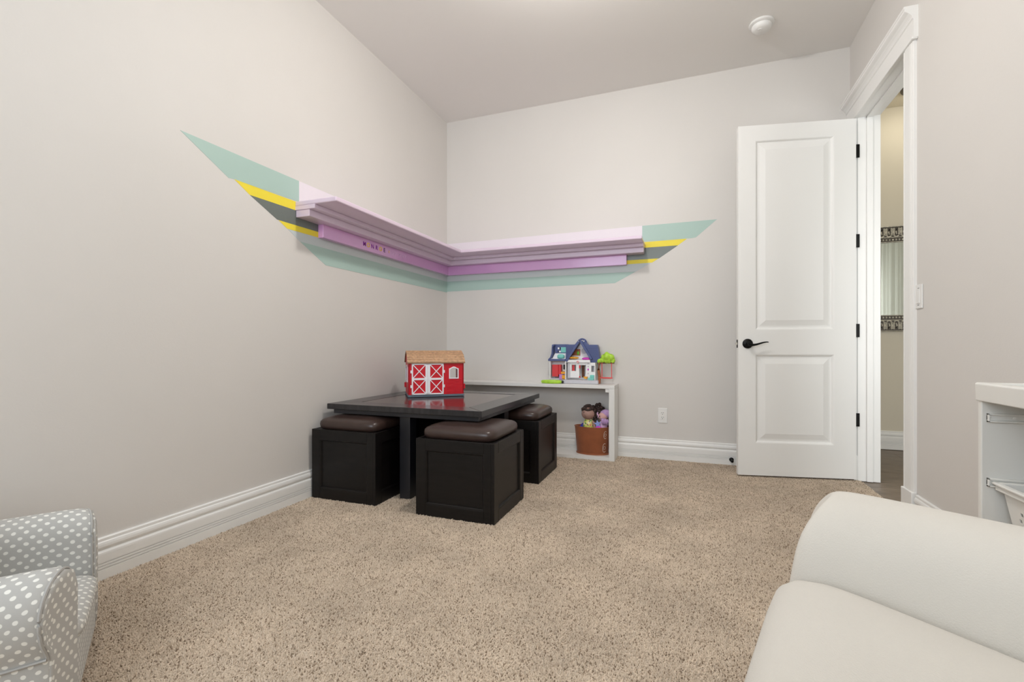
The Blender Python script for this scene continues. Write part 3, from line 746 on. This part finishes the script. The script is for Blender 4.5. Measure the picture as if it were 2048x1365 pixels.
for z in (700, 770, 840, 930): db('wall_charm', 'toy_magenta' if z == 840 else 'toy_grey', 1155, 1185, z-(22 if z == 840 else 10), z+(22 if z == 840 else 10), -.008, -.003)
db('cupboard', 'toy_red', 305, 455, 738, 1022, -.01, .04, bevel=.002); db('cupboard', 'toy_red', 455, 512, 735, 975, .0, .04, bevel=.002)
db('stair', 'toy_orange', 515, 630, 905, 955, .0, .035); db('stair', 'toy_orange', 550, 625, 985, 1070, -.015, .02); db('stair', 'toy_lilac', 480, 560, 965, 1085, -.01, .02)
db('chair_seat', 'toy_teal', 1180, 1312, 1030, 1085, -.035, -.008, bevel=.003); db('chair_seat', 'toy_teal', 1215, 1312, 965, 1035, -.015, -.006, bevel=.003)
dp('food_bowl', 'toy_orange', [(1070, 1005), (1165, 1005), (1150, 1055), (1095, 1055)], -.03, -.006)
# upper floor
db('upper_floor', 'toy_white', 648, 1222, 615, 680, -.02, .066, bevel=.003)
db('upper_floor', 'toy_white', 215, 650, 590, 655, -.0, .066)
dp('gable_back', 'toy_white', [(700, 610), (985, 190), (1240, 610)], .045, .052)
dp('gable_picture', 'toy_brown', [(760, 515), (855, 365), (955, 365), (955, 515)], .036, .045)
MB().ball((hx_(905), .036, hz_(460)), (.011, .006, .017), 10, 6).build('gable_plant', 'toy_green', dh, smooth=True)
MB().lathe([(0, 0), (.0235, 0), (.0235, .003), (.019, .004), (.019, .0015), (0, .0015)], n=24).xf(Matrix.Translation((hx_(1045), .045, hz_(410))) @ Matrix.Rotation(R(90), 4, 'X')).build('round_window', 'toy_grey', dh, smooth=True)
MB().pillow((hx_(830), .0, hz_(572)), 230*u, .05, 55*u, 10, 3, 2).build('bed', 'toy_orange', dh, smooth=True)
MB().pillow((hx_(1120), .0, hz_(590)), 195*u, .05, 66*u, 10, 3, 2).build('bed', 'toy_magenta', dh, smooth=True)
em = MB().lathe([(0, 0), (.0105, 0), (.0105, .003), (0, .003)], n=20).xf(Matrix.Translation((hx_(935), -.02, hz_(665))) @ Matrix.Rotation(R(90), 4, 'X')).build('emblem', 'toy_white', dh, smooth=True)
MB().tube([(hx_(935)+.0085*math.cos(R(a)), -.0235, hz_(665)+.0085*math.sin(R(a))) for a in range(0, 360, 24)], .0016, 6, True).build('emblem_ring', 'toy_red', em)
MB().tube([(hx_(935)-.006, -.0235, hz_(665)+.006), (hx_(935)+.006, -.0235, hz_(665)-.006)], .0014, 6).build('emblem_bar', 'toy_red', em)
# roofs
dp('roof_frame', 'toy_navy', [(205, 650), (205, 610), (255, 560), (285, 470), (300, 260), (345, 250), (345, 300), (318, 310), (318, 480), (268, 600), (625, 600), (625, 650)], -.012, .066, bevel=.002)
dp('roof_back', 'toy_navy', [(300, 250), (660, 250), (660, 465), (345, 465)], .045, .066)
dp('bath_wall', 'toy_white', [(345, 468), (640, 468), (640, 605), (270, 605)], .03, .05)
MB().pillow((hx_(505), .012, hz_(545)), 170*u, .04, 120*u, 10, 3.5, 2.5).build('bathtub', 'toy_teal', dh, smooth=True)
for (x0, x1, z1, z0, m) in ((405, 445, 325, 370, 'toy_white'), (445, 475, 325, 370, 'toy_black'), (405, 430, 410, 440, 'toy_black'), (435, 480, 405, 445, 'toy_white'), (485, 605, 320, 445, 'toy_teal'), (612, 640, 345, 385, 'toy_black'), (612, 640, 410, 445, 'toy_white')):
    db('wall_picture', m, x0, x1, z1, z0, .043, .046)
def slab_roof(name, pts, rows):
    o = dp(name, 'toy_navy', pts, -.006, .062, bevel=.002); return o
slab_roof('roof_slope', [(625, 660), (650, 255), (855, 255), (930, 160), (975, 190), (700, 590)], 8)
slab_roof('roof_slope', [(1225, 678), (1225, 600), (1010, 200), (1060, 140), (1160, 262), (1375, 262), (1400, 320), (1440, 600), (1365, 678)], 8)
for i in range(9):
    z = 300+i*42; xa = 1110+i*22 if i < 8 else 1260
    db('roof_course', 'toy_navy', min(xa, 1240), 1372+i*6, z, z+6, -.009, -.005)
    if i < 7: db('roof_course', 'toy_navy', 650, 850-i*26, z, z+6, -.009, -.005)
rd = MB()
pp = [(640, 690), (700, 600), (945, 230), (985, 170), (1030, 230), (1250, 590)]
for (a0, a1) in (((655, 655), (980, 150)), ((980, 150), (1255, 600))):
    d_ = Vector((a1[0]-a0[0], a1[1]-a0[1])).normalized(); n_ = Vector((-d_.y, d_.x))*26
    rd.poly([(hx_(q[0]), hz_(q[1])) for q in ((a0[0]-n_.x, a0[1]-n_.y), (a1[0]-n_.x, a1[1]-n_.y), (a1[0]+n_.x, a1[1]+n_.y), (a0[0]+n_.x, a0[1]+n_.y))], 'y', -.026, -.004)
rd.build('gable_rafter', 'toy_navy', dh, .002)
MB().tube([(hx_(1015)+95*u*math.cos(R(a)), .02, hz_(215)+88*u*math.sin(R(a))) for a in range(0, 181, 15)], .0075, 8).build('carry_handle', 'toy_navy', dh, smooth=True)
for x in (955, 1078): MB().ball((hx_(x), -.022, hz_(180)), (.006, .005, .006), 8, 5).build('finial', 'toy_white', dh, smooth=True)
# tree with swing, hinged to the house
MB().tube([(hx_(1420), .0, hz_(1160)), (hx_(1432), .0, hz_(1000)), (hx_(1410), .0, hz_(850)), (hx_(1430), .0, hz_(660))], [.012, .0125, .011, .013], 10).build('tree_trunk', 'toy_brown', dh, smooth=True)
MB().tube([(hx_(1400), .0, hz_(680)), (hx_(1770), .0, hz_(676))], .0075, 8).build('tree_branch', 'toy_darkbrown', dh, smooth=True)
fo = MB()
for (x, z, r_) in ((1430, 640, 62), (1500, 620, 70), (1540, 560, 80), (1610, 540, 95), (1690, 560, 85), (1720, 620, 70), (1610, 610, 85), (1600, 475, 48), (1470, 650, 45), (1660, 640, 52), (1740, 650, 40)):
    fo.ball((hx_(x), random.uniform(-.008, .008), hz_(z)), (r_*u, r_*u*.85, r_*u), 12, 8, .07)
fo.build('tree_crown', 'toy_lime', dh, smooth=True, ang=180)
for x in (1490, 1710): MB().tube([(hx_(x), -.004, hz_(680)), (hx_(x), -.004, hz_(1020))], .0035, 6).build('swing_rope', 'toy_coral', dh, smooth=True)
MB().pillow((hx_(1588), -.004, hz_(1028)), 310*u, .05, 40*u, 12, 3, 2.2).build('swing_seat', 'toy_coral', dh, smooth=True)
# green oval toy in front of the dollhouse
tp_ = thing('toy_pool', 'flat lime green oval toy lying on the bench before the dollhouse', 'toy', (-1.062, 3.79, .602))
MB().lathe([(0, 0), (.062, 0), (.084, .003), (.09, .012), (.088, .022), (.08, .027), (.07, .025), (.066, .014), (0, .012)], n=40, sy=.52).build('pool_tray', 'toy_lime', tp_, smooth=True)
MB().lathe([(0, -.007), (.011, -.007), (.013, 0), (.011, .007), (0, .007)], n=16).xf(Matrix.Translation((.094, .01, .014)) @ Matrix.Rotation(R(90), 4, 'Y')).build('pool_wheel', 'toy_black', tp_, smooth=True)

# ------------------------------------------------------------------ basket and dolls in the bench
bk = thing('toy_basket', 'brown felt storage basket with stitched white face inside the bench', 'basket', (-.727, 3.85, .03))
hb = .222
MB().lathe([(.0, .004), (.122, .004), (.128, .01), (.148, hb), (.152, hb), (.152, hb+.004), (.143, hb+.004), (.138, hb-.01), (.119, .014), (.0, .014)], n=48, sy=.58).build('shell', 'basket_tan', bk, smooth=True)
MB().lathe([(.127, 0), (.1335, 0), (.136, .006), (.1335, .012), (.128, .012)], n=48, sy=.58, close=True).build('base_welt', 'basket_tan', bk, smooth=True)
def onb(a, z, e=.001):
    r_ = .128+(.148-.128)*(z-.01)/(hb-.01)+e; return (r_*math.cos(R(a)), r_*.58*math.sin(R(a)), z)
MB().tube([onb(-92, .012), onb(-92, .1), onb(-92, hb)], .0012, 5).build('side_seam', 'basket_tan', bk)
for zc, rr in ((.165, .03), (.06, .036)):
    MB().tube([onb(-38+rr*420*math.cos(R(t))*.55, zc+rr*math.sin(R(t))) for t in range(60, 330, 18)], .0016, 5).build('stitching', 'thread_white', bk)
    MB().tube([onb(-38+rr*160*math.cos(R(t)), zc+rr*.35*math.sin(R(t))) for t in range(0, 360, 40)], .0013, 5, True).build('stitching', 'thread_white', bk)
# brown haired doll
d1 = thing('rag_doll', 'dark haired doll in a floral dress sitting in the brown basket', 'doll', (-.757, 3.838, .238))
tor = []
for z, rx, ry in ((-.11, .03, .026), (-.04, .044, .034), (.03, .05, .036), (.066, .04, .03), (.082, .02, .018)):
    tor.append([(rx*math.cos(R(a)), ry*math.sin(R(a)), z) for a in range(0, 360, 30)])
MB().loft(tor).build('dress', 'floral_cloth', d1, smooth=True, sub=1)
hd = MB().ball((-.002, -.006, .12), (.056, .048, .05), 20, 14); k0 = len(hd.v)
hd.ball((-.016, -.05, .116), (.006, .006, .005), 8, 6)
hd.build('head', 'doll_skin', d1, smooth=True)
d1h = d1.children[-1]
for x in (-.028, .008):
    MB().ball((x, -.045+abs(x)*.08, .132), (.0065, .004, .0075), 8, 6).build('eye', 'toy_black', d1h, smooth=True)
MB().tube([(-.024, -.044, .1), (-.014, -.047, .097), (-.004, -.046, .1)], .0018, 5).build('mouth', 'toy_darkbrown', d1h)
MB().tube([(.036, -.012, .055), (.052, -.026, .035), (.056, -.034, .015), (.05, -.036, -.005)], [.012, .013, .012, .011], 8).build('arm', 'doll_skin', d1, smooth=True)
hr = MB()
for i in range(46):
    a = random.uniform(-30, 210); ph = random.uniform(5, 80)
    hr.ball((.053*math.cos(R(a))*math.sin(R(ph)), .03+.044*math.sin(R(a))*math.sin(R(ph))-.022, .128+.052*math.cos(R(ph))), random.uniform(.011, .017), 8, 6, .12)
for i in range(40):
    hr.ball((.085+random.gauss(0, .024), .045+random.gauss(0, .01), .145+random.gauss(0, .022)), random.uniform(.011, .017), 8, 6, .12)
for i in range(18):
    hr.ball((.056+random.gauss(0, .008), .0+random.gauss(0, .01), .07+random.uniform(0, .06)), random.uniform(.009, .014), 8, 6, .12)
for i in range(10): hr.ball((-.045+i*.009, -.028-.01*math.sin(i*.35), .158+.008*math.sin(i*.9)), .0125, 8, 6, .1)
hr.build('hair', 'doll_hair', d1, smooth=True, ang=180)
# lilac plush
d2 = thing('plush_doll', 'lilac plush doll with frilled hair leaning in the brown basket', 'doll', (-.646, 3.84, .232))
tor = []
for z, rx, ry, x in ((-.08, .03, .028, 0), (.0, .042, .034, 0), (.04, .04, .034, .006), (.07, .03, .026, .012), (.08, .016, .014, .014)):
    tor.append([(x+rx*math.cos(R(a)), ry*math.sin(R(a)), z) for a in range(0, 360, 30)])
MB().loft(tor).build('dress', 'plush_pink', d2, smooth=True, sub=1)
MB().ball((.008, -.002, .108), (.04, .036, .036), 18, 12).build('head', 'doll_pink', d2, smooth=True)
d2h = d2.children[-1]
for x in (-.016, .006): MB().ball((x, -.033, .112), (.004, .003, .005), 8, 6).build('eye', 'toy_black', d2h, smooth=True)
h2 = MB(); h2.ball((.028, .008, .128), (.047, .036, .036), 16, 10, .03)
for i in range(16):
    t = i/15; h2.tube([(.0+.05*t, -.034+.004*math.sin(i), .098-.01*t), (.006+.05*t, -.04, .07), (.012+.04*t, -.034, .045)], .0048, 6)
h2.build('hair', 'plush_lilac', d2, smooth=True, ang=180)
MB().tube([(-.03, -.01, .1), (-.036, -.012, .135), (-.032, -.012, .155)], [.009, .008, .004], 8).build('ear', 'plush_pink', d2, smooth=True)
pts = []
for i in range(10):
    r_ = .034 if i % 2 == 0 else .014; a = R(100+36*i); pts.append((-.03+r_*math.cos(a), .05+r_*math.sin(a)))
MB().poly(pts, 'y', -.046, -.036).build('star_bow', 'plush_blue', d2, .002)
MB().pillow((-.022, -.046, .018), .05, .02, .03, 8, 3, 2).build('sash', 'toy_magenta', d2, smooth=True)
# blue toy behind the doll
MB_ = MB().tube([(0, 0, -.1), (-.004, 0, 0), (0, 0, .07), (.012, 0, .1)], [.024, .024, .022, .012], 12)
o = MB_.build('toy_figure', 'toy_blue', None, smooth=True); o.location = (-.818, 3.868, .168); tag(o, 'blue toy standing behind the dark haired doll in the basket', 'toy')

# ------------------------------------------------------------------ white storage rack at the right wall
rk = thing('storage_rack', 'white plastic toy storage rack standing against the right wall', 'storage rack', (XR-.125, 1.62, 0))
X0, X1, Y0, Y1, ZT = -.125, .1, -.23, .23, .797     # local
def endpanel(y0, y1, inner):
    bx('end_panel', 'rack_white', rk, X0, X1, y0, y1, 0, ZT-.02, .003)
    p_ = rk.children[-1]
    for z in (.692, .497, .3):
        yi = y0 if inner < 0 else y1
        ya, yb = (yi-.012, yi) if inner < 0 else (yi, yi+.012)
        MB().box(X0+.012, X1, ya, yb, z+.008, z+.013).box(X0+.012, X1, ya, yb, z-.013, z-.008).box(X0+.012, X1, ya+(.006 if inner < 0 else 0), yb-(0 if inner < 0 else .006), z-.008, z+.008).box(X0+.012, X0+.016, ya, yb, z-.013, z+.013).build('runner', 'rack_white', p_, .001)
        MB().lathe([(0, 0), (.005, 0), (.005, .002), (0, .003)], n=12).xf(Matrix.Translation((X0+.075, yi+(.006 if inner > 0 else -.006), z)) @ Matrix.Rotation(R(90 if inner < 0 else -90), 4, 'X')).build('screw', 'rack_white', p_, smooth=True)
endpanel(Y1-.018, Y1, -1); endpanel(Y0, Y0+.018, 1)
tp2 = MB(); prof = [(X0-.004, ZT-.056), (X0+.014, ZT-.056), (X0+.016, ZT-.03), (X1, ZT-.03), (X1, ZT), (X1-.02, ZT), (X1-.03, ZT-.012), (X0+.04, ZT-.012), (X0+.028, ZT), (X0-.002, ZT), (X0-.006, ZT-.004)]
tp2.poly(prof, 'y', Y0-.004, Y1+.004); tp2.box(X0+.02, X1-.01, Y1-.03, Y1+.004, ZT-.013, ZT).box(X0+.02, X1-.01, Y0-.004, Y0+.03, ZT-.013, ZT)
tp2.build('top_tray', 'rack_white', rk, .003)
bx('back_brace', 'rack_white', rk, X1-.012, X1, Y0+.018, Y1-.018, .1, .18); bx('back_brace', 'rack_white', rk, X1-.012, X1, Y0+.018, Y1-.018, .6, .66)
def bin_(z, xo, label):
    t = thing('storage_bin', label, 'bin', (XR-.125+xo, 1.62, z))
    w0, w1 = .112, .205; bot = -.17
    rim = MB()
    ou, inn = [(-.125, -.208), (.1, -.208), (.1, .208), (-.125, .208)], [(-.107, -.19), (.085, -.19), (.085, .19), (-.107, .19)]
    vs = [(x, y, zz) for zz in (0, .008) for p in (ou, inn) for x, y in [(q) for q in p]]
    fs = []
    for i in range(4):
        j = (i+1) % 4; fs += [(i, j, 4+j, 4+i), (8+i, 8+j, 12+j, 12+i), (i, j, 8+j, 8+i), (4+i, 4+j, 12+j, 12+i)]
    rim.add(vs, fs).build('rim', 'rack_white', t, .003)
    MB().box(-.118, -.112, -.2, .2, -.016, .001).box(-.112, .092, .194, .2, -.016, .001).box(-.112, .092, -.2, -.194, -.016, .001).build('rim_lip', 'rack_white', t, .002)
    # tapered walls as grids with open holes
    g = MB(); cor_t = [(-.107, -.19), (.085, -.19), (.085, .19), (-.107, .19)]; cor_b = [(-.085, -.16), (.068, -.16), (.068, .16), (-.085, .16)]
    for i in range(4):
        j = (i+1) % 4; nx = 33; nz = 17; k0 = len(g.v)
        for q in range(nz+1):
            for p in range(nx+1):
                a_ = p/nx; b__ = q/nz
                xt = cor_t[i][0]*(1-a_)+cor_t[j][0]*a_; yt = cor_t[i][1]*(1-a_)+cor_t[j][1]*a_
                xb_ = cor_b[i][0]*(1-a_)+cor_b[j][0]*a_; yb_ = cor_b[i][1]*(1-a_)+cor_b[j][1]*a_
                g.v.append((xt*(1-b__)+xb_*b__, yt*(1-b__)+yb_*b__, bot*b__+.002))
        for q in range(nz):
            for p in range(nx):
                if q in (6, 8, 10, 12) and (p+q//2) % 2 == 0 and 3 < p < nx-4: continue
                g.f.append((k0+q*(nx+1)+p, k0+q*(nx+1)+p+1, k0+(q+1)*(nx+1)+p+1, k0+(q+1)*(nx+1)+p))
    wv_ = g.build('bin_wall', 'rack_white', t); sd = wv_.modifiers.new('thick', 'SOLIDIFY'); sd.thickness = .002
    bx('bin_floor', 'rack_white', t, -.085, .068, -.16, .16, bot, bot+.004)
bin_(.493, .02, 'white perforated plastic bin pulled out of the white storage rack')

# ------------------------------------------------------------------ armchairs
def chaikin(p, n=2):
    p = [Vector(q) for q in p]
    for _ in range(n): p = [p[0]]+[x for a_, b_ in zip(p, p[1:]) for x in (a_.lerp(b_, .25), a_.lerp(b_, .75))]+[p[-1]]
    return p
def piping(parent, pts, r_, m, closed=False, name='piping'): return MB().tube(pts, r_, 6, closed).build(name, m, parent, smooth=True)
def cream():
    t = thing('armchair', 'cream linen slipcovered armchair in the right foreground', 'armchair', (.132, .752, .006), R(160))
    cross = [(.0, .02), (.0, .28), (.0, .42), (.008, .5), (.028, .562), (.068, .607), (.12, .622), (.168, .608), (.198, .572), (.194, .525), (.172, .47), (.168, .28), (.175, .02)]
    def front(z): return .036+.05*max(0, min(1, (.56-z)/.4))-.045*max(0, (z-.545)/.075)**2
    for sgn in (1, -1):
        secs = []
        for x, ins in ((-.78, .0), (-.55, 0), (-.35, 0), (-.18, .0), (-.07, 0), (-.025, .002), (-.006, .01), (.0, .028)):
            sec = []
            for v_, z in cross:
                w_ = max(0, 1+x/.25)
                vv = v_+(.09-v_)*min(1, ins/.1); zz = z-(ins*.8 if z > .3 else 0)+x*.05*(z/.6)
                sec.append((x+front(z)*w_, sgn*(.25+vv), zz))
            secs.append(sec)
        ar = MB().loft(secs, uv=True).build('arm', 'linen', t, smooth=True, sub=2, ang=180)
    MB().box(-.74, .05, -.255, .255, .02, .32).build('seat_base', 'linen', t, .02)
    cu_ = MB().pillow((0, 0, 0), .68, .522, .17, 28, 9, 3.2).xf(Matrix.Translation((-.292, 0, .385)) @ Matrix.Rotation(R(4.5), 4, 'Z') @ Matrix.Rotation(R(-11), 4, 'Y'))
    cu_.build('seat_cushion', 'linen', t, smooth=True, ang=180)
    bk_ = []
    for z, xf, xb, wy in ((.02, -.62, -.8, .4), (.3, -.62, -.81, .4), (.55, -.64, -.84, .4), (.76, -.67, -.86, .39), (.83, -.71, -.85, .37), (.85, -.76, -.81, .34)):
        bk_.append([(xf, -wy, z), (xf, 0, z), (xf, wy, z), (xb, wy, z), (xb, 0, z), (xb, -wy, z)])
    MB().loft(bk_).build('backrest', 'linen', t, smooth=True, sub=2, ang=180)
    MB().pillow((-.57, 0, .6), .14, .5, .38, 20, 5, 3).build('back_cushion', 'linen', t, smooth=True, ang=180)
cream()
def polka():
    ang = 57; ff = Vector((math.cos(R(ang)), math.sin(R(ang)))); e = Vector((ff.y, -ff.x))
    o_ = Vector((-1.816, .949))+e*.286+ff*.014
    t = thing('child_armchair', 'small grey armchair with white polka dots in the left foreground', 'armchair', (o_.x, o_.y, 0), R(ang))
    # local +x forward, +y is left; far arm is +y
    cross = [(.0, .03), (.0, .17), (-.004, .28), (-.004, .335), (.018, .372), (.055, .388), (.095, .378), (.125, .345), (.137, .30), (.13, .25), (.112, .215), (.108, .2), (.108, .12), (.108, .03)]
    for sgn in (1, -1):
        mk = lambda x, s=1.0: [(x-.04*max(0, min(1.1, v_/.137))**1.4*max(0, 1+x/.2), sgn*(.192+.055+(v_-.055)*s), .21+(z+.01*(z-.03)/.35-.21)*s) for v_, z in cross]
        MB().loft([mk(-.42), mk(-.28), mk(-.14), mk(-.06), mk(-.03, .995), mk(-.012, .975), mk(-.002, .94), mk(.0, .91)], uv=True).build('arm', 'polka_cloth', t, smooth=True, sub=2, ang=180)
        pp_ = [p for p in mk(-.005, .945)]
        ar = t.children[-1]
        piping(ar, chaikin(pp_[1:12]), .0038, 'piping_grey')
        MB().loft([mk(-.004, .93), mk(.003, .92), mk(.006, .85), mk(.007, .6)], uv=False).build('front_panel', 'polka_cloth', ar, smooth=True, boxuv=True, ang=180)
        piping(ar, [(-.4, sgn*(.192+.112), .208), (-.2, sgn*(.192+.112), .206), (-.034, sgn*(.192+.112), .209)], .0032, 'piping_grey')
    MB().box(-.42, .004, -.194, .194, .03, .175).build('seat_base', 'polka_cloth', t, .012, boxuv=True)
    MB().pillow((-.17, 0, .19), .37, .382, .07, 16, 7, 3).build('seat_cushion', 'polka_cloth', t, smooth=True, ang=180, boxuv=True)
    bk_ = []
    for z, xf, xb, wy in ((.03, -.33, -.46, .278), (.25, -.33, -.465, .28), (.45, -.345, -.475, .275), (.54, -.36, -.48, .25), (.575, -.385, -.465, .2)):
        bk_.append([(xf, -wy, z), (xf, 0, z), (xf, wy, z), (xb, wy, z), (xb, 0, z), (xb, -wy, z)])
    MB().loft(bk_, uv=True).build('backrest', 'polka_cloth', t, smooth=True, sub=2, ang=180)
    for x in (-.42, -.03):
        for y_ in (-.25, .25): bx('foot', 'chair_foot', t, x-.018, x+.018, y_-.018, y_+.018, 0, .032, .003)
polka()
